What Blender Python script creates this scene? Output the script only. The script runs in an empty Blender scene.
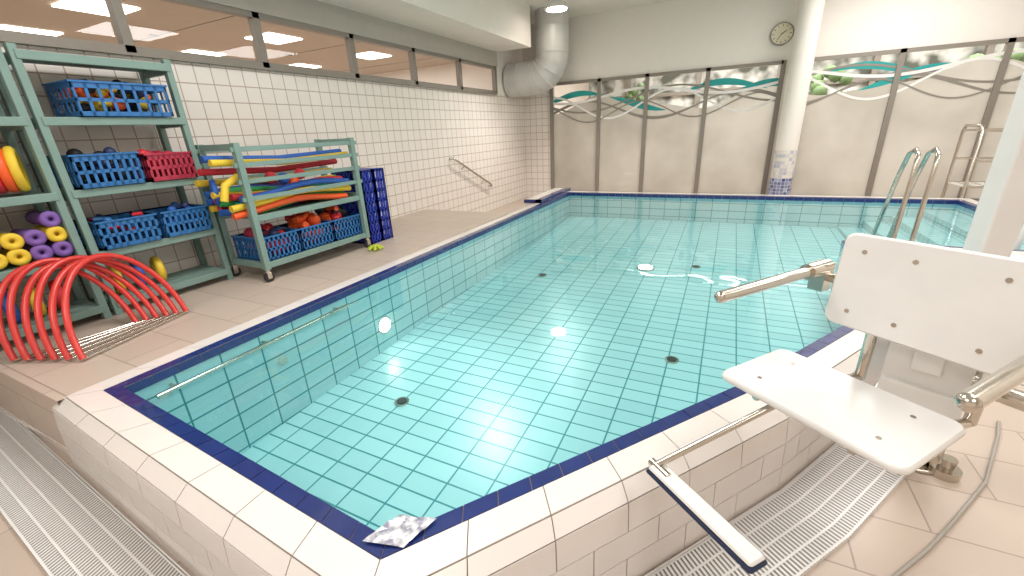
import bpy, bmesh, math, random
from mathutils import Vector, Matrix
random.seed(7)
S=bpy.context.scene
try: S.view_settings.view_transform='Standard'
except Exception: pass

# ------------------------------------------------------------------ materials
def lin(h):
    h=h.lstrip('#'); o=[]
    for i in (0,2,4):
        v=int(h[i:i+2],16)/255
        o.append(v/12.92 if v<=0.04045 else ((v+0.055)/1.055)**2.4)
    return (o[0],o[1],o[2],1)
def base(name):
    m=bpy.data.materials.new(name); m.use_nodes=True
    return m,m.node_tree,m.node_tree.nodes['Principled BSDF']
def M(name,col,rough=.5,metal=0,noise=.06,nscale=8,emit=0,coat=0,col2=None):
    m,nt,b=base(name); c=lin(col)
    n=nt.nodes.new('ShaderNodeTexNoise'); n.inputs['Scale'].default_value=nscale
    tc=nt.nodes.new('ShaderNodeTexCoord'); nt.links.new(tc.outputs['Object'],n.inputs['Vector'])
    mx=nt.nodes.new('ShaderNodeMix'); mx.data_type='RGBA'
    mx.inputs[6].default_value=tuple(max(0,x*(1-noise)) for x in c[:3])+(1,)
    mx.inputs[7].default_value=lin(col2) if col2 else tuple(min(1,x*(1+noise)) for x in c[:3])+(1,)
    if col2:
        r=nt.nodes.new('ShaderNodeMapRange'); r.inputs[1].default_value=.4; r.inputs[2].default_value=.6
        nt.links.new(n.outputs['Fac'],r.inputs[0]); nt.links.new(r.outputs[0],mx.inputs[0])
    else: nt.links.new(n.outputs['Fac'],mx.inputs[0])
    nt.links.new(mx.outputs[2],b.inputs['Base Color'])
    b.inputs['Roughness'].default_value=rough; b.inputs['Metallic'].default_value=metal
    b.inputs['Coat Weight'].default_value=coat
    if emit:
        b.inputs['Emission Color'].default_value=c; b.inputs['Emission Strength'].default_value=emit
    return m
def tile_mat(name,c1,c2,mortar,w,h,off=0,ms=.004,rough=.2,bump=.3,bias=0):
    m,nt,b=base(name)
    uv=nt.nodes.new('ShaderNodeUVMap')
    br=nt.nodes.new('ShaderNodeTexBrick'); br.offset=off; br.squash=1
    br.inputs['Scale'].default_value=1; br.inputs['Color1'].default_value=lin(c1); br.inputs['Color2'].default_value=lin(c2)
    br.inputs['Mortar'].default_value=lin(mortar); br.inputs['Mortar Size'].default_value=ms
    br.inputs['Mortar Smooth'].default_value=.2; br.inputs['Bias'].default_value=bias
    br.inputs['Brick Width'].default_value=w; br.inputs['Row Height'].default_value=h
    nt.links.new(uv.outputs[0],br.inputs['Vector']); nt.links.new(br.outputs['Color'],b.inputs['Base Color'])
    bp=nt.nodes.new('ShaderNodeBump'); bp.invert=True; bp.inputs['Strength'].default_value=bump; bp.inputs['Distance'].default_value=.003
    nt.links.new(br.outputs['Fac'],bp.inputs['Height']); nt.links.new(bp.outputs[0],b.inputs['Normal'])
    b.inputs['Roughness'].default_value=rough
    return m
def glass_mat(name,tint,f0=.04,rough=0,wave=False,gain=1.0):
    m=bpy.data.materials.new(name); m.use_nodes=True; nt=m.node_tree; nt.nodes.clear()
    o=nt.nodes.new('ShaderNodeOutputMaterial'); mix=nt.nodes.new('ShaderNodeMixShader')
    t=nt.nodes.new('ShaderNodeBsdfTransparent'); t.inputs[0].default_value=tint
    g=nt.nodes.new('ShaderNodeBsdfGlossy'); g.inputs['Roughness'].default_value=rough; g.inputs[0].default_value=(1,1,1,1)
    f=nt.nodes.new('ShaderNodeLayerWeight'); f.inputs['Blend'].default_value=.5
    p=nt.nodes.new('ShaderNodeMath'); p.operation='POWER'; p.inputs[1].default_value=5
    k=nt.nodes.new('ShaderNodeMath'); k.operation='MULTIPLY_ADD'; k.inputs[1].default_value=(1-f0)*gain; k.inputs[2].default_value=f0
    nt.links.new(f.outputs['Facing'],p.inputs[0]); nt.links.new(p.outputs[0],k.inputs[0])
    nt.links.new(k.outputs[0],mix.inputs[0]); nt.links.new(t.outputs[0],mix.inputs[1]); nt.links.new(g.outputs[0],mix.inputs[2])
    nt.links.new(mix.outputs[0],o.inputs[0])
    if wave:
        tc=nt.nodes.new('ShaderNodeTexCoord')
        n=nt.nodes.new('ShaderNodeTexNoise'); n.inputs['Scale'].default_value=2.2; n.inputs['Detail'].default_value=1.2
        nt.links.new(tc.outputs['Object'],n.inputs['Vector'])
        b=nt.nodes.new('ShaderNodeBump'); b.inputs['Strength'].default_value=.11; b.inputs['Distance'].default_value=.05
        nt.links.new(n.outputs['Fac'],b.inputs['Height'])
        nt.links.new(b.outputs[0],g.inputs['Normal'])
    return m
wallW=M('warm_white_plaster','#efe8e0',.7,noise=.02)
ceilM=M('ceiling_paint','#ece5dc',.8,noise=.02)
wallTile=tile_mat('wall_tile_cream','#efe8e1','#ebe3db','#b9a89d',.15,.15,0,.0052,.2)
floorTile=tile_mat('beige_floor_tile','#c6b6a8','#c1b0a2','#a39286',.60,.30,.5,.004,.4,.2)
poolTile=tile_mat('pool_tile','#b9dcde','#afd3d6','#3f888f',.25,.125,0,.0058,.3,.15)
copingW=M('coping_tile_white','#e9e2dc',.2,noise=.04,nscale=3,coat=.3)
copingB=M('coping_tile_blue','#22326f',.18,noise=.3,nscale=6,coat=.4)
grout=M('grout','#857a6f',.9)
grateW=M('grate_white_plastic','#ebe8e5',.45)
dark=M('recess_shade','#9a9691',.8)
steel=M('stainless_steel','#cdc6bb',.18,1,.05)
frameG=M('window_frame_grey','#8d867d',.45,.2)
bandG=M('grey_band','#b9b3aa',.5)
greenG=M('rack_grey_green_wood','#7c978f',.5,0,.12,5)
whiteP=M('white_plastic','#ebe9e6',.25,coat=.3)
blackP=M('black_rubber','#26262a',.6)
blueP=M('blue_plastic','#2d6eac',.4); navyP=M('navy_plastic','#2238a8',.35); darkBlue=M('dark_plastic','#20305a',.5)
redP=M('red_plastic','#d5303a',.4); maroon=M('maroon_plastic','#b3324a',.45)
hoopR=M('hoop_red','#d2332c',.35,coat=.3)
orange=M('orange_plastic','#f2602a',.45); yellow=M('yellow_foam','#e8c63a',.6); green=M('green_foam','#3fae5c',.6)
purple=M('purple_foam','#7d5aa6',.6); teal=M('teal_decal','#229c99',.5); greyD=M('grey_decal','#8d867c',.5)
bfoam=M('blue_foam','#2b5fb4',.6); rfoam=M('red_foam','#cf3340',.6); lime=M('lime_rubber','#b8c93a',.5)
duct=M('duct_painted','#d0cecb',.4,.15,.05)
mosaic=tile_mat('blue_mosaic','#2c3f86','#a9b3cf','#d8d4cc',.06,.06,0,.004,.3)
lampE=M('lamp_emissive','#fff3e4',.5,emit=25); panelE=M('panel_emissive','#fff6ea',.5,emit=6)
galCeil=M('gallery_ceiling_tile','#bbaa9a',.8)
outV=M('outside_view','#70756b',.8,noise=.3,nscale=2.2,col2='#e2e4e0')
plantG=M('plant_leaves','#5c7848',.6,noise=.4,nscale=5)
winGlass=glass_mat('window_glass',(.96,.97,.96,1))
water=glass_mat('pool_water',(.77,.94,.945,1),.025,0.02,True,.8)
def film_mat():
    m=bpy.data.materials.new('frosted_film'); m.use_nodes=True; nt=m.node_tree; nt.nodes.clear()
    o=nt.nodes.new('ShaderNodeOutputMaterial'); mix=nt.nodes.new('ShaderNodeMixShader'); mix.inputs[0].default_value=.4
    d=nt.nodes.new('ShaderNodeBsdfPrincipled'); d.inputs['Roughness'].default_value=.3; d.inputs['Coat Weight'].default_value=1; d.inputs['Coat Roughness'].default_value=.03
    n=nt.nodes.new('ShaderNodeTexNoise'); n.inputs['Scale'].default_value=.9; n.inputs['Detail'].default_value=3
    r=nt.nodes.new('ShaderNodeValToRGB'); r.color_ramp.elements[0].position=.35; r.color_ramp.elements[1].position=.65; r.color_ramp.elements[0].color=lin('#afaaa0'); r.color_ramp.elements[1].color=lin('#c8c4bb')
    tc=nt.nodes.new('ShaderNodeTexCoord'); nt.links.new(tc.outputs['Object'],n.inputs['Vector'])
    nt.links.new(n.outputs['Fac'],r.inputs[0]); nt.links.new(r.outputs[0],d.inputs['Base Color'])
    t=nt.nodes.new('ShaderNodeBsdfTranslucent'); nt.links.new(r.outputs[0],t.inputs[0])
    nt.links.new(d.outputs[0],mix.inputs[1]); nt.links.new(t.outputs[0],mix.inputs[2]); nt.links.new(mix.outputs[0],o.inputs[0])
    return m
film=film_mat()

# ------------------------------------------------------------------ mesh builder
class MB:
    def __init__(s): s.v=[];s.f=[];s.m=[];s.mats=[];s.uv=[];s.sm=[]
    def mi(s,mat):
        if mat not in s.mats: s.mats.append(mat)
        return s.mats.index(mat)
    def face(s,pts,mat,uv=None,smooth=False):
        i=len(s.v); s.v+= [tuple(p) for p in pts]; s.f.append(list(range(i,i+len(pts)))); s.m.append(s.mi(mat)); s.sm.append(smooth)
        if uv is None:
            P=[Vector(p) for p in pts]; e=(P[1]-P[0]); L=e.length or 1; e=e/L
            n=e.cross(P[-1]-P[0]); 
            g=n.cross(e); g=g.normalized() if g.length>1e-9 else Vector((0,0,1))
            uv=[((p-P[0]).dot(e),(p-P[0]).dot(g)) for p in P]
        s.uv.append(uv)
    def mesh(s,vs,fs,mat,smooth=False):
        i=len(s.v); s.v+=[tuple(p) for p in vs]
        for f in fs:
            s.f.append([i+k for k in f]); s.m.append(s.mi(mat)); s.sm.append(smooth); s.uv.append([(vs[k][0],vs[k][1]) for k in f])
    def box(s,c,size,mat,rot=None):
        hx,hy,hz=[a/2 for a in size]; c=Vector(c)
        vs=[Vector((x,y,z)) for x in(-hx,hx) for y in(-hy,hy) for z in(-hz,hz)]
        if rot is not None: vs=[rot@v for v in vs]
        vs=[v+c for v in vs]
        for f in [(0,1,3,2),(4,6,7,5),(0,4,5,1),(2,3,7,6),(0,2,6,4),(1,5,7,3)]:
            s.face([vs[k] for k in f],mat)
    def bb(s,a,b,mat): s.box([(a[i]+b[i])/2 for i in range(3)],[abs(b[i]-a[i]) for i in range(3)],mat)
    def tube(s,pts,r,mat,n=12,closed=False,caps=True,rs=None):
        P=[Vector(p) for p in pts]; N=len(P); vs=[];fs=[]
        up=None
        for i,p in enumerate(P):
            if closed: d=(P[(i+1)%N]-P[i-1]).normalized()
            else: d=(P[min(i+1,N-1)]-P[max(i-1,0)]).normalized()
            if up is None:
                a=Vector((0,0,1)) if abs(d.z)<.9 else Vector((1,0,0)); up=(a-d*a.dot(d)).normalized()
            else: up=(up-d*up.dot(d)).normalized()
            q=d.cross(up); rr=rs[i] if rs else r
            for k in range(n):
                t=2*math.pi*k/n; vs.append(p+up*math.cos(t)*rr+q*math.sin(t)*rr)
        for i in range(N if closed else N-1):
            for k in range(n):
                a=i*n+k;b=i*n+(k+1)%n;c=((i+1)%N)*n+(k+1)%n;e=((i+1)%N)*n+k
                fs.append((a,b,c,e))
        s.mesh(vs,fs,mat,True)
        if caps and not closed:
            s.face(vs[:n][::-1],mat); s.face(vs[-n:],mat)
    def cyl(s,p,q,r,mat,n=20): s.tube([p,q],r,mat,n)
    def sphere(s,c,r,mat,seg=14,ring=9,sc=(1,1,1)):
        vs=[];fs=[]
        for i in range(ring+1):
            a=math.pi*i/ring
            for k in range(seg):
                b=2*math.pi*k/seg; vs.append((c[0]+sc[0]*r*math.sin(a)*math.cos(b),c[1]+sc[1]*r*math.sin(a)*math.sin(b),c[2]+sc[2]*r*math.cos(a)))
        for i in range(ring):
            for k in range(seg):
                fs.append((i*seg+k,(i+1)*seg+k,(i+1)*seg+(k+1)%seg,i*seg+(k+1)%seg))
        s.mesh(vs,fs,mat,True)
    def torus(s,c,R,r,mat,ax=(0,0,1),n=24):
        ax=Vector(ax).normalized(); a=Vector((0,0,1)) if abs(ax.z)<.9 else Vector((1,0,0)); u=ax.cross(a).normalized(); w=ax.cross(u); c=Vector(c)
        s.tube([c+u*R*math.cos(2*math.pi*i/n)+w*R*math.sin(2*math.pi*i/n) for i in range(n)],r,mat,10,True)
    def panel(s,c,ux,uy,w,h,th,r,mat,seg=6):
        ux=Vector(ux).normalized(); uy=Vector(uy).normalized(); n=ux.cross(uy).normalized(); c=Vector(c)
        o=[]
        for sx,sy,a0 in ((1,1,0),(-1,1,90),(-1,-1,180),(1,-1,270)):
            for k in range(seg+1):
                a=math.radians(a0+90*k/seg); o.append((sx*(w/2-r)+r*math.cos(a),sy*(h/2-r)+r*math.sin(a)))
        b=.006; N=len(o)
        rings=[]
        for off,ins in ((-th/2,b),(-th/2+b,0),(th/2-b,0),(th/2,b)):
            rings.append([c+ux*(x*(1-2*ins/w))+uy*(y*(1-2*ins/h))+n*off for x,y in o])
        vs=[p for R in rings for p in R]; fs=[]
        for j in range(3):
            for k in range(N): fs.append((j*N+k,j*N+(k+1)%N,(j+1)*N+(k+1)%N,(j+1)*N+k))
        s.mesh(vs,fs,mat,True)
        s.face(rings[0][::-1],mat); s.face(rings[3],mat)
    def obj(s,name,bevel=0,parent=None,loc=None):
        me=bpy.data.meshes.new(name); 
        me.from_pydata(s.v,[],s.f)
        for m in s.mats: me.materials.append(m)
        ul=me.uv_layers.new(name='UVMap')
        for pi,p in enumerate(me.polygons):
            p.material_index=s.m[pi]; p.use_smooth=s.sm[pi]
            for k in range(len(p.vertices)):
                ul.data[p.loop_start+k].uv=s.uv[pi][k]
        me.update()
        o=bpy.data.objects.new(name,me); S.collection.objects.link(o)
        xs=[v.co for v in me.vertices]; c=Vector([(min(p[i] for p in xs)+max(p[i] for p in xs))/2 for i in range(3)])
        me.transform(Matrix.Translation(-c)); o.location=c
        if bevel:
            bm=bmesh.new(); bm.from_mesh(me); bmesh.ops.remove_doubles(bm,verts=bm.verts,dist=1e-5); bmesh.ops.recalc_face_normals(bm,faces=bm.faces); bm.to_mesh(me); bm.free()
            b=o.modifiers.new('bevel','BEVEL'); b.width=bevel; b.segments=2; b.limit_method='ANGLE'
        return o

# ------------------------------------------------------------------ dimensions
LF=-.42            # lower floor level (coping = 0)
XL=-4.4; XR=5.2; YN=-3.0; YB=9.7; CZ=3.3
WZ0,WZ1=1.87,2.36
pool=[(-2.67,.76),(-.80,.65),(.17,1.94),(.80,2.95),(1.02,3.7),(1.10,5.0),(2.85,5.0),(2.85,7.75),(-2.62,7.75)]
NP=len(pool)
def offset(d):
    out=[]
    for i in range(NP):
        a=Vector(pool[i-1]);b=Vector(pool[i]);c=Vector(pool[(i+1)%NP])
        e1=(b-a).normalized();e2=(c-b).normalized()
        n1=Vector((e1.y,-e1.x));n2=Vector((e2.y,-e2.x))
        k=(n1+n2); k=k/(1+n1.dot(n2)); out.append(b+k*d)
    return out

# coping -----------------------------------------------------------
OUT=.245
prof=[(0,-.055),(0,-.002),(.062,0),(.175,0),(.225,-.045),(.235,-.165),(.240,-.29),(OUT,LF)]
rings=[offset(d) for d,z in prof]
cp=MB()
for i in range(NP):
    j=(i+1)%NP
    L=(Vector(pool[j])-Vector(pool[i])).length
    for r in range(len(prof)-1):
        tl=.125 if r<2 else .25
        mat=copingB if r<2 else copingW
        n=max(1,round(L/tl)); stag=(r%2==1 and r>=4)
        P0,P1=rings[r][i],rings[r][j]; Q0,Q1=rings[r+1][i],rings[r+1][j]; z0,z1=prof[r][1],prof[r+1][1]
        cuts=[k/n for k in range(n+1)]
        if stag: cuts=[0]+[(k+.5)/n for k in range(n)]+[1]
        V=lambda p,z:Vector((p.x,p.y,z))
        A,B,C,D=V(P0,z0),V(P1,z0),V(Q1,z1),V(Q0,z1)
        nn=(B-A).cross(D-A).normalized()
        if nn.z<-.3 or (abs(nn.z)<=.3 and r>0 and nn.dot(V(Q0,0)-V(P0,0))<0): nn=-nn
        if r==0: nn=(V(rings[0][i],0)-V(rings[3][i],0)); nn.z=0; e=(B-A).normalized(); nn=(nn-e*nn.dot(e)).normalized()
        cp.face([A,B,C,D],grout)
        h=.004; wl=(D-A).length; g=.004
        for a,b in zip(cuts[:-1],cuts[1:]):
            ga=g/2/L; a2,b2=a+ga,b-ga
            if b2<=a2: continue
            gv=g/2/wl
            def pt(u,v): return (A.lerp(B,u)).lerp(D.lerp(C,u),v)
            q=[pt(a2,gv),pt(b2,gv),pt(b2,1-gv),pt(a2,1-gv)]
            t=[p+nn*h for p in q]
            cp.face(t,mat)
            for k in range(4): cp.face([q[k],q[(k+1)%4],t[(k+1)%4],t[k]],mat)
cp.bb((-3.0,6.5,LF),(-2.70,8.0,.05),copingW); cp.bb((-2.80,6.49,.0),(-2.69,8.01,.056),copingB); cp.bb((-3.0,6.49,.0),(-2.69,6.55,.056),copingB)
cp.obj('pool_coping')

# pool basin (floor rises gently towards the far end) ----------------------
def FZ(y): return -.80+.36*max(0,(y-.7))/7.05
b=MB(); per=0
for i in range(NP):
    p,q=pool[i],pool[(i+1)%NP]; L=(Vector(q)-Vector(p)).length
    b.face([(*p,FZ(p[1])),(*q,FZ(q[1])),(*q,-.05),(*p,-.05)],poolTile,[(per,FZ(p[1])),(per+L,FZ(q[1])),(per+L,-.05),(per,-.05)]); per+=L
def tri_fill(mb,loops,z,mat):
    zf=z if callable(z) else (lambda y:z)
    bm=bmesh.new(); es=[]
    for lp in loops:
        vs=[bm.verts.new((p[0],p[1],0)) for p in lp]
        es+=[bm.edges.new((vs[k],vs[(k+1)%len(vs)])) for k in range(len(vs))]
    bmesh.ops.triangle_fill(bm,edges=es,use_beauty=True)
    for f in bm.faces:
        f.normal_update()
        pts=[Vector((v.co.x,v.co.y,zf(v.co.y))) for v in f.verts]
        if f.normal.z<0: pts=pts[::-1]
        mb.face(pts,mat,[(p.x,p.y) for p in pts])
    bm.free()
tri_fill(b,[pool],FZ,poolTile)
for k,(x0,z) in enumerate(((2.5,-.14),(2.2,-.24),(1.9,-.33),(1.6,-.42))):
    b.bb((x0,5.0,-.7),(2.85 if k==0 else x0+.3,7.75,z),poolTile)
basin=b.obj('pool_basin')

w=MB(); tri_fill(w,[offset(-.001)],-.05,water); w.obj('pool_water_surface')

d=MB()
def drainp(x,y):
    z=FZ(y); d.cyl((x,y,z-.005),(x,y,z+.010),.055,steel,24); d.cyl((x,y,z+.010),(x,y,z+.014),.038,blackP,24)
for x,y in ((-2.0,2.0),(-1.95,4.7),(-.22,3.25),(-.2,5.5)): drainp(x,y)
d.obj('pool_floor_drains')
r=MB(); r.tube([(-2.60,.85,-.10),(-2.60,2.2,-.10)],.014,steel)
for y in (.95,1.5,2.1): r.cyl((-2.67,y,-.10),(-2.60,y,-.10),.01,steel)
r.obj('pool_wall_grab_rail')
u=MB(); u.cyl((-2.668,2.60,-.47),(-2.655,2.60,-.47),.085,steel,28); u.cyl((-2.656,2.60,-.47),(-2.648,2.60,-.47),.065,lampE,28); u.obj('added_glow_disc')  # emissive disc added on the wall, stands in for a bright oval reflection
u=MB(); fy=5.3; fx=-.78; u.cyl((fx,fy,FZ(fy)-.006),(fx,fy,FZ(fy)+.012),.11,steel,28); u.cyl((fx,fy,FZ(fy)+.012),(fx,fy,FZ(fy)+.018),.085,lampE,28); u.obj('added_glow_disc')  # emissive disc added on the pool floor to imitate a round glow
u=MB(); 
for y in (1.6,4.4,6.2): u.cyl((-2.668,y,-.3),(-2.660,y,-.3),.035,steel,20)
u.obj('pool_inlet_nozzles')

# lower floor and deck ----------------------------------------------------
f=MB(); tri_fill(f,[[(XL,YN),(XR,YN),(XR,YB),(XL,YB)],offset(OUT-.003)],LF,floorTile); f.obj('floor')
dk=MB(); DX=-2.67-.165; DY=.56
dk.face([(XL,DY,0),(DX,DY,0),(DX,5.6,0),(XL,5.6,0)],floorTile,[(XL,DY),(DX,DY),(DX,5.6),(XL,5.6)])
dk.face([(XL,DY,LF),(DX,DY,LF),(DX,DY,0),(XL,DY,0)],floorTile)
dk.bb((XL,DY-.004,LF),(DX-.05,DY+.002,LF+.05),copingW)
for k in range(3):
    z=-.14*k; y=5.6+.36*k
    dk.face([(XL,y,z-.14),(DX,y,z-.14),(DX,y,z),(XL,y,z)],floorTile)
    if k<2: dk.face([(XL,y,z-.14),(DX,y,z-.14),(DX,y+.36,z-.14),(XL,y+.36,z-.14)],floorTile)
dk.obj('floor_deck')

# walls -----------------------------------------------------------------
def quadobj(name,pts,mat):
    m=MB(); m.face(pts,mat); return m.obj(name)
wl=MB()
wl.face([(XL,YN,LF),(XL,YB,LF),(XL,YB,WZ0),(XL,YN,WZ0)],wallTile)
wl.face([(XL,YN,WZ1),(XL,YB,WZ1),(XL,YB,CZ),(XL,YN,CZ)],wallW)
wl.face([(XL,8.29,WZ0),(XL,YB,WZ0),(XL,YB,WZ1),(XL,8.29,WZ1)],wallW)
wl.obj('wall_left')
WX0=-3.70; WH=2.10
wb=MB()
wb.face([(XL,YB,LF),(WX0,YB,LF),(WX0,YB,WZ0),(XL,YB,WZ0)],wallTile)
wb.face([(XL,YB,WZ0),(WX0,YB,WZ0),(WX0,YB,CZ),(XL,YB,CZ)],wallW)
wb.face([(WX0,YB,WH),(XR,YB,WH),(XR,YB,CZ),(WX0,YB,CZ)],wallW)
wb.face([(.70,YB,LF),(1.10,YB,LF),(1.10,YB,WH),(.70,YB,WH)],wallW)
wb.face([(4.85,YB,LF),(XR,YB,LF),(XR,YB,WH),(4.85,YB,WH)],wallW)
wb.obj('wall_back')
quadobj('wall_right',[(XR,YN,LF),(XR,YB,LF),(XR,YB,CZ),(XR,YN,CZ)],wallW)
quadobj('wall_front',[(XL,YN,LF),(XR,YN,LF),(XR,YN,CZ),(XL,YN,CZ)],wallW)
quadobj('ceiling',[(XL,YN,CZ),(XR,YN,CZ),(XR,YB,CZ),(XL,YB,CZ)],ceilM)
s_=MB(); s_.bb((XL,YN,2.62),(-3.6,8.35,CZ),wallW); s_.obj('ceiling_soffit')
t=MB(); t.bb((XL,YN,WZ1),(XL+.06,8.35,2.62),bandG); t.obj('trim_1')

g=MB()
ms=[-1.6,-.4,.85,2.09,3.25,4.5,5.71,6.98,8.29]
g.bb((XL-.03,YN,WZ0-.02),(XL+.05,8.29,WZ0+.05),frameG); g.bb((XL-.03,YN,WZ1-.05),(XL+.05,8.29,WZ1),frameG)
for y in ms: g.bb((XL-.03,y-.035,WZ0),(XL+.05,y+.035,WZ1),frameG)
g.face([(XL,YN,WZ0),(XL,8.29,WZ0),(XL,8.29,WZ1),(XL,YN,WZ1)],winGlass)
g.obj('window_1')
GC=2.75
gl=MB(); GY=YB
gl.face([(-13,YN,GC),(XL-.05,YN,GC),(XL-.05,GY,GC),(-13,GY,GC)],galCeil)
gl.face([(-13,YN,LF),(-13,GY,LF),(-13,GY,GC),(-13,YN,GC)],wallW)
gl.face([(-13,GY,LF),(XL-.05,GY,LF),(XL-.05,GY,GC),(-13,GY,GC)],wallW)
gl.face([(-13,YN,LF),(XL-.05,YN,LF),(XL-.05,YN,GC),(-13,YN,GC)],wallW)
gl.face([(-13,YN,LF),(XL-.05,YN,LF),(XL-.05,GY,LF),(-13,GY,LF)],galCeil)
gl.obj('gallery_room')
pn=MB()
for x in (-6.9,-9.0,-11.1):
    for y in (.85,3.1,5.4,7.6): pn.bb((x-.3,y-.3,GC-.02),(x+.3,y+.3,GC-.001),panelE)
for x in (-5.8,-8):
    for y in (2,4.2,6.5): pn.cyl((x,y,GC-.012),(x,y,GC-.001),.06,blackP)
for y in (-1,1.98,4.25,6.5,8.75): pn.bb((-12.9,y-.008,GC-.006),(XL-.1,y+.008,GC-.001),frameG)
pn.obj('gallery_ceiling_lights')

def win(name,xs,ph,zc):
    m=MB(); x0,x1=xs[0],xs[-1]
    m.bb((x0,YB-.05,WH-.06),(x1,YB+.03,WH),frameG); m.bb((x0,YB-.05,LF),(x1,YB+.03,LF+.08),frameG)
    m.bb((x0,YB-.05,-.32),(x1,YB+.03,-.25),frameG)
    for x in xs: m.bb((x-.04,YB-.05,LF),(x+.04,YB+.03,WH),frameG)
    m.face([(x0,YB,LF),(x1,YB,LF),(x1,YB,WH),(x0,YB,WH)],winGlass)
    top=lambda x: zc+.05+.16*math.sin(1.9*x+ph)+.05*math.sin(4.1*x)
    n=80
    for k in range(n):
        a=x0+(x1-x0)*k/n;b_=x0+(x1-x0)*(k+1)/n
        m.face([(a,YB-.012,LF+.05),(b_,YB-.012,LF+.05),(b_,YB-.012,top(b_)),(a,YB-.012,top(a))],film)
    def ribbon(fz,fw,mat,y):
        for k in range(n*2):
            a=x0+(x1-x0)*k/(2*n);b_=x0+(x1-x0)*(k+1)/(2*n)
            if min(fw(a),fw(b_))<=.004: continue
            m.face([(a,y,fz(a)-fw(a)),(b_,y,fz(b_)-fw(b_)),(b_,y,fz(b_)+fw(b_)),(a,y,fz(a)+fw(a))],mat)
    ribbon(lambda x:zc+.05+.18*math.sin(1.9*x+ph+.5),lambda x:.065*max(0,math.sin(2.6*x+ph)),teal,YB-.016)
    ribbon(lambda x:zc+.17+.14*math.sin(2.3*x+ph+2.2),lambda x:.06*max(0,math.sin(2.1*x+ph+2)),teal,YB-.018)
    ribbon(lambda x:zc-.06+.2*math.sin(2.1*x+ph+1.4),lambda x:.024+.008*math.sin(3*x),greyD,YB-.020)
    ribbon(lambda x:zc+.12+.2*math.sin(1.7*x+ph+3.4),lambda x:.018,greyD,YB-.022)
    ribbon(lambda x:zc+.02+.24*math.sin(2.5*x+ph+4.4),lambda x:.022,whiteP,YB-.024)
    ribbon(lambda x:zc-.10+.18*math.sin(2.9*x+ph+.4),lambda x:.014,greyD,YB-.026)
    ribbon(lambda x:zc+.22+.1*math.sin(2.0*x+ph+5),lambda x:.025,whiteP,YB-.028)
    m.obj(name)
win('window_2',[WX0,-2.62,-1.64,-.52,.70],0,1.53)
win('window_3',[1.10,2.34,3.58,4.83],1.5,1.60)
h=MB(); HX=-4.25
h.face([(HX,14.5,LF),(9,14.5,LF),(9,14.5,3.2),(HX,14.5,3.2)],wallW)
h.face([(HX,YB+.1,3.2),(9,YB+.1,3.2),(9,14.5,3.2),(HX,14.5,3.2)],ceilM)
h.face([(HX,YB+.1,LF),(9,YB+.1,LF),(9,14.5,LF),(HX,14.5,LF)],floorTile)
h.face([(HX,YB+.1,LF),(HX,14.5,LF),(HX,14.5,3.2),(HX,YB+.1,3.2)],wallW)
h.face([(9,YB+.1,LF),(9,14.5,LF),(9,14.5,3.2),(9,YB+.1,3.2)],wallW)
h.face([(HX,14.45,1.2),(9,14.45,1.2),(9,14.45,2.5),(HX,14.45,2.5)],outV)
for x in (-3,-1,1,3,5,7): h.bb((x-.06,14.3,1.0),(x+.06,14.5,3.2),frameG)
h.bb((HX,14.3,1.9),(9,14.5,2.0),frameG)
for x in (-3,0,3,6): h.bb((x,YB+.3,3.0),(x+.15,14.4,3.2),frameG)
for x in (-2.4,1.9,4.2,4.9):
    for i in range(14):
        h.sphere((x+random.uniform(-.3,.3),12.5+random.uniform(-.3,.3),1.75+random.uniform(-.4,.35)),random.uniform(.08,.16),plantG,8,5)
    h.cyl((x,12.5,LF),(x,12.5,1.5),.05,frameG)
h.obj('hall_room')
hl=MB()
for x in (-2,.9,3.9,6.5):
    for y in (11,13): hl.bb((x-.5,y-.15,3.16),(x+.5,y+.15,3.19),panelE)
hl.obj('hall_ceiling_lights')

c=MB(); CX,CY,CR=.93,9.32,.175
def colseg(z0,z1,mat,r):
    n=40
    for k in range(n):
        a=2*math.pi*k/n;b_=2*math.pi*(k+1)/n
        c.face([(CX+r*math.cos(a),CY+r*math.sin(a),z0),(CX+r*math.cos(b_),CY+r*math.sin(b_),z0),(CX+r*math.cos(b_),CY+r*math.sin(b_),z1),(CX+r*math.cos(a),CY+r*math.sin(a),z1)],mat,[(a*r,z0),(b_*r,z0),(b_*r,z1),(a*r,z1)],True)
colseg(LF,.12,mosaic,.18); colseg(.12,.6,tile_mat('light_mosaic','#e4ded6','#8290bf','#d8d4cc',.06,.06,0,.004,.3,bias=-.4),.18); colseg(.6,CZ,wallW,CR)
c.obj('support_column')
k=MB(); kx,kz=.60,2.52
k.cyl((kx,YB,kz),(kx,YB-.04,kz),.18,frameG,36); k.cyl((kx,YB-.03,kz),(kx,YB-.045,kz),.16,M('clock_face','#e9dfc4',.5),36)
for i in range(12):
    a=i*math.pi/6; k.box((kx+.13*math.sin(a),YB-.048,kz+.13*math.cos(a)),(.008,.004,.03),blackP,Matrix.Rotation(a,3,'Y'))
k.box((kx+.03,YB-.05,kz+.02),(.012,.004,.09),blackP,Matrix.Rotation(.9,3,'Y')); k.box((kx-.03,YB-.052,kz-.04),(.008,.004,.12),blackP,Matrix.Rotation(.5,3,'Y'))
k.obj('wall_clock')
dd=MB(); R=.33; x0=-3.40; y0=8.95; zc=2.15; er=.42
pts=[(x0,y0,CZ-.0),(x0,y0,zc+er)]
for i in range(1,6): 
    a=math.pi/2*i/5; pts.append((x0-er+er*math.cos(a),y0,zc+er-er*math.sin(a)))
pts.append((XL+.03,y0,zc))
dd.tube(pts,R,duct,24)
def band(p,d_): 
    d_=Vector(d_).normalized(); p=Vector(p); dd.cyl(p-d_*.012,p+d_*.012,R+.014,duct,32)
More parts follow.
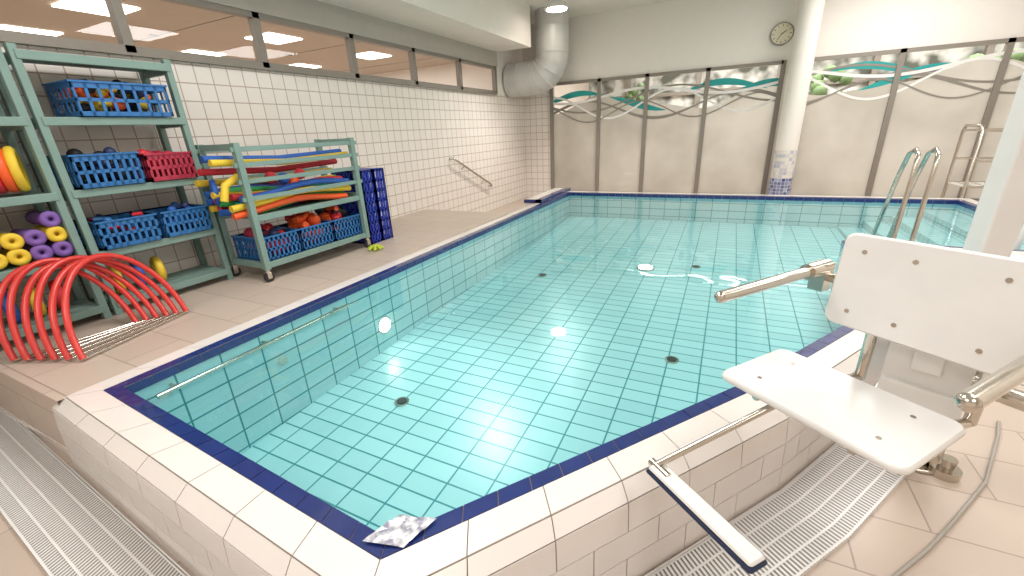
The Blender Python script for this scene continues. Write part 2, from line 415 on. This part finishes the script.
for i in range(6):
    a=math.pi/2*i/5; band((x0-er+er*math.cos(a),y0,zc+er-er*math.sin(a)),(math.sin(a),0,math.cos(a)))
band((x0,y0,zc+er+.45),(0,0,1)); band((XL+.07,y0,zc),(1,0,0)); band((XL+.3,y0,zc),(1,0,0))
dd.obj('ventilation_duct')
lp=MB(); lx,ly=-2.95,8.0
lp.cyl((lx,ly,CZ),(lx,ly,3.2),.03,frameG); lp.tube([(lx,ly,3.22),(lx,ly,3.17),(lx,ly,3.08)],.1,whiteP,24,rs=[.06,.16,.2]); lp.cyl((lx,ly,3.079),(lx,ly,3.07),.17,lampE,24)
lp.obj('pendant_lamp')

hr=MB(); hr.tube([(XL,6.45,.74),(XL+.07,6.47,.74),(XL+.08,6.55,.70),(XL+.08,7.75,.14),(XL+.07,7.8,.10),(XL,7.8,.10)],.02,steel)
for y,z in ((6.8,.583),(7.5,.257)): hr.cyl((XL,y,z-.06),(XL+.08,y,z),.01,steel)
hr.obj('stair_handrail')

# grates ------------------------------------------------------------------
gr=MB(); o1=offset(.262); o2=offset(.53)
V3=lambda p,z:Vector((p.x,p.y,z))
for i in range(0,4):
    A,B,C,D=V3(o1[i],LF),V3(o1[i+1],LF),V3(o2[i+1],LF),V3(o2[i],LF)
    if i==0:
        e=(B-A).normalized(); A=A-e*((A.x-XL-.05)/e.x); e=(C-D).normalized(); D=D-e*((D.x-XL-.05)/e.x)
    L=(B-A).length; n=int(L/.018)
    zz=Vector((0,0,.004)); gr.face([p+zz for p in (A,B,C,D)],dark)  # flat grey sheet, its colour stands for the shade between the slats
    for k in range(n):
        a=(k+.12)/n;b_=(k+.70)/n
        q=[A.lerp(B,a),A.lerp(B,b_),D.lerp(C,b_),D.lerp(C,a)]
        gr.face([p+Vector((0,0,.014)) for p in q],grateW)
    for v in (0,.02,.25,.5,.75,.96):
        q=[A.lerp(D,v),B.lerp(C,v),B.lerp(C,v+.035),A.lerp(D,v+.035)]
        gr.face([p+Vector((0,0,.018)) for p in q],grateW)
    for P,Q in ((A,B),(D,C)): gr.face([P,Q,Q+Vector((0,0,.018)),P+Vector((0,0,.018))],grateW)
gr.obj('drain_grate')

# ------------------------------------------------------------------ storage rack
RX0,RX1=-4.33,-3.93
def rack(y0,y1):
    m=MB()
    for y in (y0,y1):
        for x in (RX0+.025,RX1-.025): m.bb((x-.025,y-.022,0),(x+.025,y+.022,1.78),greenG)
        for z in (.1,.47,.90,1.36,1.74): m.bb((RX0+.02,y-.018,z-.06),(RX1-.02,y+.018,z-.012),greenG)
    for z in (.1,.47,.90,1.36,1.74):
        for i in range(4):
            xa=RX0+.01+i*.098; m.bb((xa,y0,z-.015),(xa+.085,y1,z+.005),greenG)
        m.bb((RX1-.012,y0,z-.045),(RX1+.008,y1,z+.008),greenG)
    m.obj('storage_rack',.004)
rack(1.27,2.10); rack(.08,1.2)

def crate(name,x0,x1,y0,y1,z,hh,mat,sl=8):
    m=MB(); t=.012
    m.bb((x0,y0,z),(x1,y1,z+.012),mat)
    for zz,hz in ((z+.0,.03),(z+hh-.045,.045),(z+hh*.42,.022)):
        for a,b_ in (((x0,y0),(x1,y0+t)),((x0,y1-t),(x1,y1)),((x0,y0),(x0+t,y1)),((x1-t,y0),(x1,y1))):
            m.bb((a[0],a[1],zz),(b_[0],b_[1],zz+hz),mat)
    m.bb((x0-.008,y0-.008,z+hh-.012),(x0+t,y1+.008,z+hh),mat); m.bb((x1-t,y0-.008,z+hh-.012),(x1+.008,y1+.008,z+hh),mat)
    m.bb((x0,y0-.008,z+hh-.012),(x1,y0+t,z+hh),mat); m.bb((x0,y1-t,z+hh-.012),(x1,y1+.008,z+hh),mat)
    for k in range(sl+1):
        y=y0+(y1-y0-.018)*k/sl
        for xx in (x0,x1-.008): m.bb((xx,y,z),(xx+.008,y+.018,z+hh-.01),mat)
    sn=max(3,int(sl*(x1-x0)/(y1-y0)))
    for k in range(sn+1):
        x=x0+(x1-x0-.018)*k/sn
        for yy in (y0,y1-.008): m.bb((x,yy,z),(x+.018,yy+.008,z+hh-.01),mat)
    return m.obj(name)
def fill(name,x0,x1,y0,y1,z,hh,mats,n=16,r=.04,kind='ball'):
    m=MB()
    for i in range(n):
        rr=r*random.uniform(.75,1.15); c_=(random.uniform(x0+rr,x1-rr),random.uniform(y0+rr,y1-rr),z+.014+rr+random.uniform(0,1)*max(0,hh-rr*1.2))
        mt=random.choice(mats)
        if kind=='ball' or (kind=='mix' and random.random()<.5): m.sphere(c_,rr,mt)
        else:
            a=random.uniform(0,3.1); dx,dy=math.cos(a)*rr*.9,math.sin(a)*rr*.9
            m.cyl((c_[0]-dx,c_[1]-dy,c_[2]),(c_[0]+dx,c_[1]+dy,c_[2]+random.uniform(-.2,.4)*rr),rr*.5,mt,12)
    return m.obj(name)
def kid(o,p):
    o.parent=p; o.matrix_parent_inverse=Matrix.Translation(-Vector(p.location))
cx0,cx1=-4.27,-3.93
def cf(y0,y1,z,hh,mat,mats,**k):
    c1=crate('storage_crate',cx0,cx1+.03,y0,y1,z+.008,hh,mat); kid(fill('contents',cx0+.03,cx1,y0+.02,y1-.02,z+.01,hh,mats,**k),c1)
cf(1.46,2.02,1.365,.22,blueP,[blackP,orange,yellow,blackP,darkBlue,blackP],n=60,kind='mix')
cf(1.32,1.70,.905,.22,blueP,[blackP,darkBlue,blackP],n=44); cf(1.74,2.06,.905,.2,maroon,[redP,redP,maroon],n=26,kind='mix')
cf(1.32,1.68,.475,.2,blueP,[blueP,redP,darkBlue],n=26,kind='mix'); cf(1.72,2.06,.475,.2,blueP,[blueP,bfoam,darkBlue],n=26,kind='mix')
m=MB()
for i,mt in enumerate([orange,yellow,orange,yellow,orange,redP,orange,yellow]):
    y=.76+.048*i; x=-4.10+.01*i; ax=Vector((.35,.94,0)).normalized()
    c_=Vector((x,y,.91+.155)); m.torus(c_,.115,.026,mt,ax); m.cyl(c_-ax*.012,c_+ax*.012,.10,mt,24)
m.obj('foam_discs')
m=MB(); rowc=[purple,yellow,purple,yellow,yellow,purple]
for i in range(7):
    y=.50+.105*i
    for j in range(2 if i%3 else 3):
        z=.475+.055+.1*j+.012; m.torus((-3.97,y,z),.033,.022,rowc[(i+j*3)%6],(1,0,0),18); m.tube([(-4.22,y,z),(-3.99,y,z)],.046,rowc[(i+j*3)%6],16)
m.obj('foam_dumbbells')
m=MB()
for i in range(6):
    m.torus((-4.1,.45+.12*i,.108+.11),.08,.03,[bfoam,yellow,rfoam][i%3],(.2,1,0))
m.obj('dive_rings')
m=MB()
for i in range(4): m.sphere((-4.12,.25+.22*i,1.365+.1),.1,[yellow,orange,redP,bfoam][i])
m.obj('play_balls')
m=MB()
for i in range(3): m.torus((-4.1,1.38+.14*i,.108+.11),.08,.03,[yellow,bfoam,yellow][i],(.2,1,0))
m.obj('dive_rings')

# ------------------------------------------------------------------ trolley
m=MB(); tx0,tx1,ty0,ty1=-3.98,-3.50,2.18,3.38; TZ=1.16
for y in (ty0,ty1):
    for x in (tx0,tx1): m.bb((x-.025,y-.025,.11),(x+.025,y+.025,TZ),greenG)
    for z in (.15,.58,TZ-.03): m.bb((tx0,y-.018,z-.025),(tx1,y+.018,z+.025),greenG)
for z in (.15,.56):
    for x in (tx0,tx1): m.bb((x-.015,ty0,z-.03),(x+.015,ty1,z+.02),greenG)
    for i in range(5): xa=tx0+.01+i*.095; m.bb((xa,ty0,z-.01),(xa+.08,ty1,z+.008),greenG)
for z in (.72,.86,.99,1.11):
    for x in (tx0,tx1): m.bb((x-.012,ty0-.05,z-.018),(x+.012,ty1+.06,z+.018),greenG)
for x in (tx0,tx1):
    for y in (ty0,ty1):
        m.cyl((x,y,.11),(x,y,.08),.02,steel); m.cyl((x-.013,y,.045),(x+.013,y,.045),.045,blackP,20); m.box((x-.018,y,.06),(.004,.04,.06),steel); m.box((x+.018,y,.06),(.004,.04,.06),steel)
m.obj('storage_trolley',.004)
m=MB()
nc=[green,yellow,rfoam,bfoam,green,orange,yellow,bfoam,rfoam,green,teal,yellow,purple,bfoam,green,yellow,rfoam,bfoam]
for i in range(18):
    lv=i//6; x=tx0+.05+.073*(i%6); z=.60+.065*lv+.02; y0=ty0-.08+random.uniform(-.08,.08); y1=y0+random.uniform(1.1,1.3)
    pts=[(x+random.uniform(-.01,.01),y0+(y1-y0)*t/8,z+.03*math.sin(t*.7+i)) for t in range(9)]
    m.tube(pts,.028,nc[i],14)
for i,(z,mt) in enumerate(((.84,yellow),(.93,rfoam),(1.03,bfoam),(1.0,yellow))):
    x=tx0+.10+.09*i
    m.tube([(x,ty0-.16,z+.02),(x,ty0+.5,z-.02),(x,ty1+.02,z)],.027,mt,14)
for k_,(yy,zz,mt) in enumerate(((2.5,.86,rfoam),(2.62,.84,bfoam),(2.8,.86,redP),(2.72,.80,orange))): m.sphere((tx1-.12,yy,zz),.05,mt)
m.torus((tx0+.2,ty0-.09,.78),.09,.022,bfoam,(.5,1,0)); m.tube([(tx1-.1,ty0-.14,.72),(tx1-.1,ty0-.1,.84),(tx1-.1,ty0+.02,.90)],.03,yellow)
m.obj('pool_noodles')
for i in range(3):
    y0=ty0+.03+.39*i
    c1=crate('storage_crate',tx0+.05,tx1-.03,y0,y0+.37,.16,.22,[blueP,blueP,blueP][i])
    kid(fill('contents',tx0+.08,tx1-.05,y0+.02,y0+.355,.17,[.22,.31,.31][i],[[maroon,redP,darkBlue,redP],[orange,orange,redP,orange],[orange,blackP,green,redP,orange]][i],n=38,r=.058,kind='mix' if i else 'ball'),c1)
def upcrate(y0,y1,x0,x1,z1):
    m=MB(); t=.012
    m.bb((x0,y0,0),(x0+.015,y1,z1),navyP)
    for y in (y0,y1-t):
        for k in range(8):
            z=k*(z1-.03)/7; m.bb((x0,y,z),(x1,y+t,z+.03),navyP)
        for k in range(6):
            x=x0+(x1-x0-.03)*k/5; m.bb((x,y,0),(x+.03,y+t,z1),navyP)
    for z in (0,z1-.015): m.bb((x0,y0,z),(x1,y1,z+.015),navyP)
    for k in range(8):
        z=k*(z1-.03)/7; m.bb((x1-.012,y0,z),(x1,y1,z+.03),navyP)
    for k in range(4):
        y=y0+(y1-y0-.025)*k/3; m.bb((x1-.012,y,0),(x1,y+.025,z1),navyP)
    m.obj('plastic_bakery_crate')
upcrate(3.49,3.66,-4.0,-3.55,.82); upcrate(3.68,3.85,-4.0,-3.55,.82)
m=MB(); 
for i in range(7):
    a=i*.9; m.tube([(-3.32,3.30,.025),(-3.32+.04*math.cos(a),3.30+.04*math.sin(a),.05),(-3.32+.08*math.cos(a),3.30+.08*math.sin(a),.02)],.014,lime,8)
m.sphere((-3.32,3.30,.03),.035,lime); m.obj('rubber_toy')

# ------------------------------------------------------------------ hoops
for i in range(6):
    f_=i/5; L_=Vector((-3.64+.40*f_,.64+.17*f_,.017)); R_=Vector((-3.58+.14*f_,1.22+.25*f_,.017))
    m=MB(); mid=(L_+R_)/2; ax=(R_-L_)/2; up=Vector((-.22,0,.48+.02*(i%2)))
    pts=[mid-ax*math.cos(a)*1.0+up*math.sin(a) for a in [math.pi*k/24 for k in range(25)]]
    m.tube(pts,.017,hoopR,12); m.tube([L_+Vector((0,0,0)),R_],.008,steel,10)
    m.obj('swim_through_hoop')

# ------------------------------------------------------------------ pool lift chair
wdir=Vector((.79,-.613,0)).normalized(); fdir=Vector((-.613,-.79,0)); up=Vector((0,0,1))
lift=bpy.data.objects.new('pool_lift_chair',None); S.collection.objects.link(lift)
def part(mb,name,bev=0):
    o=mb.obj(name,bev); o.parent=lift; return o
Bc=Vector((.33,1.73,0))+wdir*.325
bu=(up-fdir*.10).normalized()
m=MB(); m.panel(Bc+Vector((0,0,.635)),wdir,bu,.53,.31,.022,.03,whiteP)
nrm=wdir.cross(bu).normalized()
if nrm.dot(fdir)<0: nrm=-nrm
for a in (-.2,-.07,.12,.2):
    for h_ in (-.1,.1): 
        p=Bc+Vector((0,0,.635))+wdir*a+bu*h_; m.cyl(p+nrm*.009,p+nrm*.013,.007,steel,14)
part(m,'backrest')
Sc=Vector((.372,1.415,.32))
m=MB(); m.panel(Sc,wdir,fdir,.53,.35,.024,.035,whiteP)
for a in (-.17,.17):
    for h_ in (-.09,.09): p=Sc+wdir*a+fdir*h_; m.cyl(p+up*.011,p+up*.014,.007,steel,14)
part(m,'seat')
m=MB()
for s_a,ln in ((.0,.49),(.575,.54)):
    p=Vector((.33,1.73,.645 if s_a==0 else .63))+wdir*s_a; q=p+fdir*ln+up*(.0 if s_a==0 else .01)
    m.cyl(p+fdir*.02,q,.019,steel,24); m.sphere(q,.019,steel,16,8)
    m.cyl(p-fdir*.05,p+fdir*.06,.028,steel,24); m.box(p-fdir*.03-up*.03,(.05,.05,.1),steel,Matrix.Rotation(-.66,3,'Z'))
m.cyl(Vector((.33,1.73,.61))-fdir*.05,Vector((.33,1.73,.61))+wdir*.585-fdir*.05,.016,steel)
part(m,'armrests')
mx,my=.97,2.28
m=MB()
m.box((mx,my,.95),(.10,.10,2.5),whiteP,Matrix.Rotation(.2,3,'Z'))
m.cyl((mx,my,LF),(mx,my,LF+.02),.12,steel,32); m.cyl((mx,my,LF+.02),(mx,my,LF+.3),.075,steel,28)
part(m,'mast',.008)
m=MB()
a=Vector((mx,my,.42)); b_=Bc-fdir*.10+Vector((0,0,.42))
dv=(b_-a); ang=math.atan2(dv.y,dv.x)
m.box((a+b_)/2,(dv.length+.1,.07,.07),whiteP,Matrix.Rotation(ang,3,'Z'))
m.box(b_+Vector((0,0,.02)),(.06,.2,.34),whiteP,Matrix.Rotation(ang,3,'Z'))
for s in (-.14,.14):
    p=Bc+wdir*s-fdir*.04; m.cyl(p+Vector((0,0,.29)),p+Vector((0,0,.74)),.016,steel)
    m.cyl(p+Vector((0,0,.295)),Sc+wdir*s+fdir*.15-up*.025,.014,steel)
m.box(Bc-fdir*.12+Vector((0,0,.27)),(.14,.2,.12),whiteP,Matrix.Rotation(ang,3,'Z'))
m.box((mx-.02,my-.1,.1),(.1,.1,.35),whiteP,Matrix.Rotation(.6,3,'Z'))
m.cyl((mx+.0,my-.16,-.3),(mx-.05,my-.2,.3),.03,steel); 
m.cyl((mx+.1,my-.05,.0),(mx+.1,my-.05,.3),.04,steel)
g0=Bc-fdir*.2+wdir*.02
m.cyl(g0+up*.22,g0+up*.42,.035,steel,24); m.cyl(g0+wdir*.06+up*.34,g0+wdir*.2+up*.34,.028,steel,24)
q0=Bc-wdir*.12-fdir*.07+up*.47; q1=Vector((.62,1.98,.02)); dq=(q1-q0)
m.box((q0+q1)/2,(.06,.05,dq.length),whiteP,dq.to_track_quat('Z','Y').to_matrix())
m.box(q1+up*.03,(.16,.12,.06),whiteP,Matrix.Rotation(.9,3,'Z'))
part(m,'support_arm',.004)
m=MB()
P1=Vector((-.09,1.17,.09));P2=Vector((.18,.945,.09)); fw=(P2-P1).normalized()
pl=(P1+P2)/2; pf=Vector((fw.y,-fw.x,0)); pf=pf if pf.dot(fdir)>0 else -pf
m.panel(pl,fw,pf,.38,.06,.014,.01,whiteP); m.panel(pl-up*.015,fw,pf,.39,.07,.016,.01,M('footrest_navy_edge','#1d2c4a',.5))
m.cyl(Vector((.23,1.37,.29)),P1+up*.012,.011,steel); m.cyl(P1-fw*.03,P1+fw*.05,.014,steel)
m.cyl(Vector((.23,1.37,.29)),Sc-up*.02-fdir*.05,.014,steel)
part(m,'footrest')
m=MB(); m.tube([(1.45,2.75,LF+.012),(1.39,2.6,LF+.012),(1.2,2.2,LF+.012),(1.0,1.9,LF+.012),(.86,1.7,LF+.012),(.70,1.5,LF+.012),(.6,1.3,LF+.012),(.54,1.0,LF+.012)],.007,M('hose_grey','#a39c93',.4),10)
m.obj('hose')
m=MB(); m.cyl((1.06,2.2,LF),(1.06,2.2,LF+.04),.055,steel,24); m.tube([(1.06,2.2,LF+.04),(1.06,2.2,LF+.09)],.03,steel,20); m.obj('floor_socket_cap')

m=MB(); lab=M('label_film','#a5a5b8',.12,noise=.2,nscale=30,coat=.5,col2='#eceef0')
import random as rnd
n=7
gx=[[Vector((-.855+.021*i+.006*j,.605+.020*j+.006*i,.008+rnd.uniform(0,.010))) for i in range(n)] for j in range(n)]
for j in range(n-1):
    for i in range(n-1): m.face([gx[j][i],gx[j][i+1],gx[j+1][i+1],gx[j+1][i]],lab)
m.obj('plastic_label')

# ------------------------------------------------------------------ entry handrails & tubular trolley
for dx in (0,.13):
    x=1.45+dx
    m=MB(); m.tube([(x-.02,4.84,0),(x,4.86,.70),(x+.01,4.90,.80),(x+.01,4.98,.84),(x,5.08,.80),(x,5.2,.6),(x-.03,5.4,-.1),(x-.03,5.4,-.5)],.018,steel,14)
    m.obj('pool_entry_handrail')
x=2.75; m=MB()
m.tube([(x+.2,4.8,0),(x+.2,4.85,.5),(x+.17,4.9,.58),(x+.05,5.0,.6),(x-.35,5.05,.4),(x-.4,5.08,.3),(x-.4,5.1,-.1)],.02,whiteP,14); m.obj('pool_entry_handrail')
m=MB(); ax0,ax1,ay0,ay1=3.1,4.4,8.35,8.95
for x in (ax0,ax1):
    m.tube([(x,ay0,LF+.06),(x,ay0,.85),(x+.0,ay0+.06,.92),(x,ay1-.06,.92),(x,ay1,.85),(x,ay1,LF+.06)],.02,steel)
    for y in (ay0,ay1): m.cyl((x-.015,y,LF+.04),(x+.015,y,LF+.04),.04,blackP)
for z in (.1,.45,.85):
    for y in (ay0,ay1): m.cyl((ax0,y,z),(ax1,y,z),.014,steel)
for i in range(8): x=ax0+.15*i+.1; m.cyl((x,ay0,.1),(x,ay1,.1),.008,steel)
m.bb((ax0,ay0,.09),(ax1,ay1,.1),whiteP)
m.obj('towel_trolley')

# ------------------------------------------------------------------ lights
def area(name,loc,sx,sy,p,col=(1,.975,.955),rot=(0,0,0),shape='RECTANGLE'):
    l=bpy.data.lights.new(name,'AREA'); l.shape=shape; l.size=sx; l.size_y=sy; l.energy=p; l.color=col
    o=bpy.data.objects.new(name,l); o.location=loc; o.rotation_euler=rot; S.collection.objects.link(o)
for x,y,s,p in ((-1.8,-1,1.4,52),(-1.8,1.9,1.2,78),(1.8,-1,1.4,42),(1.8,2.2,1.4,52),(1.9,5.2,1.2,72),(2.2,8,1.4,72),(4,4,1.2,32)):
    area('ceiling_light',(x,y,CZ-.03),s,s,p,shape='SQUARE')
area('gallery_light',(-8,5,2.7),5,8,270)
area('hall_light',(2,12,3.1),8,2,420)
def spot(name,loc,tgt,e,size,blend,rad):
    l=bpy.data.lights.new(name,'SPOT'); l.energy=e; l.spot_size=size; l.spot_blend=blend; l.color=(1,.95,.89); l.shadow_soft_size=rad
    o=bpy.data.objects.new(name,l); o.location=loc; o.rotation_euler=(Vector(tgt)-Vector(loc)).to_track_quat('-Z','Y').to_euler(); S.collection.objects.link(o)
spot('lamp_bulb',(lx,ly,3.0),(lx+.6,ly-1.0,0),240,2.4,.6,.15)
spot('added_glow_spot',(-3.3,5.2,3.2),(-1.6,2.2,-.8),520,.40,1,.1)  # added lamp, aimed into the pool to make a broad soft glow
wd=bpy.data.worlds.new('world'); S.world=wd; wd.use_nodes=True
wd.node_tree.nodes['Background'].inputs[0].default_value=(1,.96,.9,1); wd.node_tree.nodes['Background'].inputs[1].default_value=.6

# ------------------------------------------------------------------ camera
hd=math.radians(27.0); pt=math.radians(20.5)
R0=Vector((math.cos(hd),math.sin(hd),0)); Fh=Vector((-math.sin(hd),math.cos(hd),0))
F=(Fh*math.cos(pt)-Vector((0,0,1))*math.sin(pt)); U0=R0.cross(F)
cr,sr=.9988,.0485
cX=R0*cr-U0*sr; cY=R0*sr+U0*cr
mat=Matrix((( cX.x,cY.x,-F.x,0),(cX.y,cY.y,-F.y,0),(cX.z,cY.z,-F.z,1.15),(0,0,0,1)))
cam=bpy.data.cameras.new('camera'); cam.sensor_width=36; cam.lens=420/1024*36; cam.clip_start=.02
co=bpy.data.objects.new('camera',cam); S.collection.objects.link(co); co.matrix_world=mat; S.camera=co
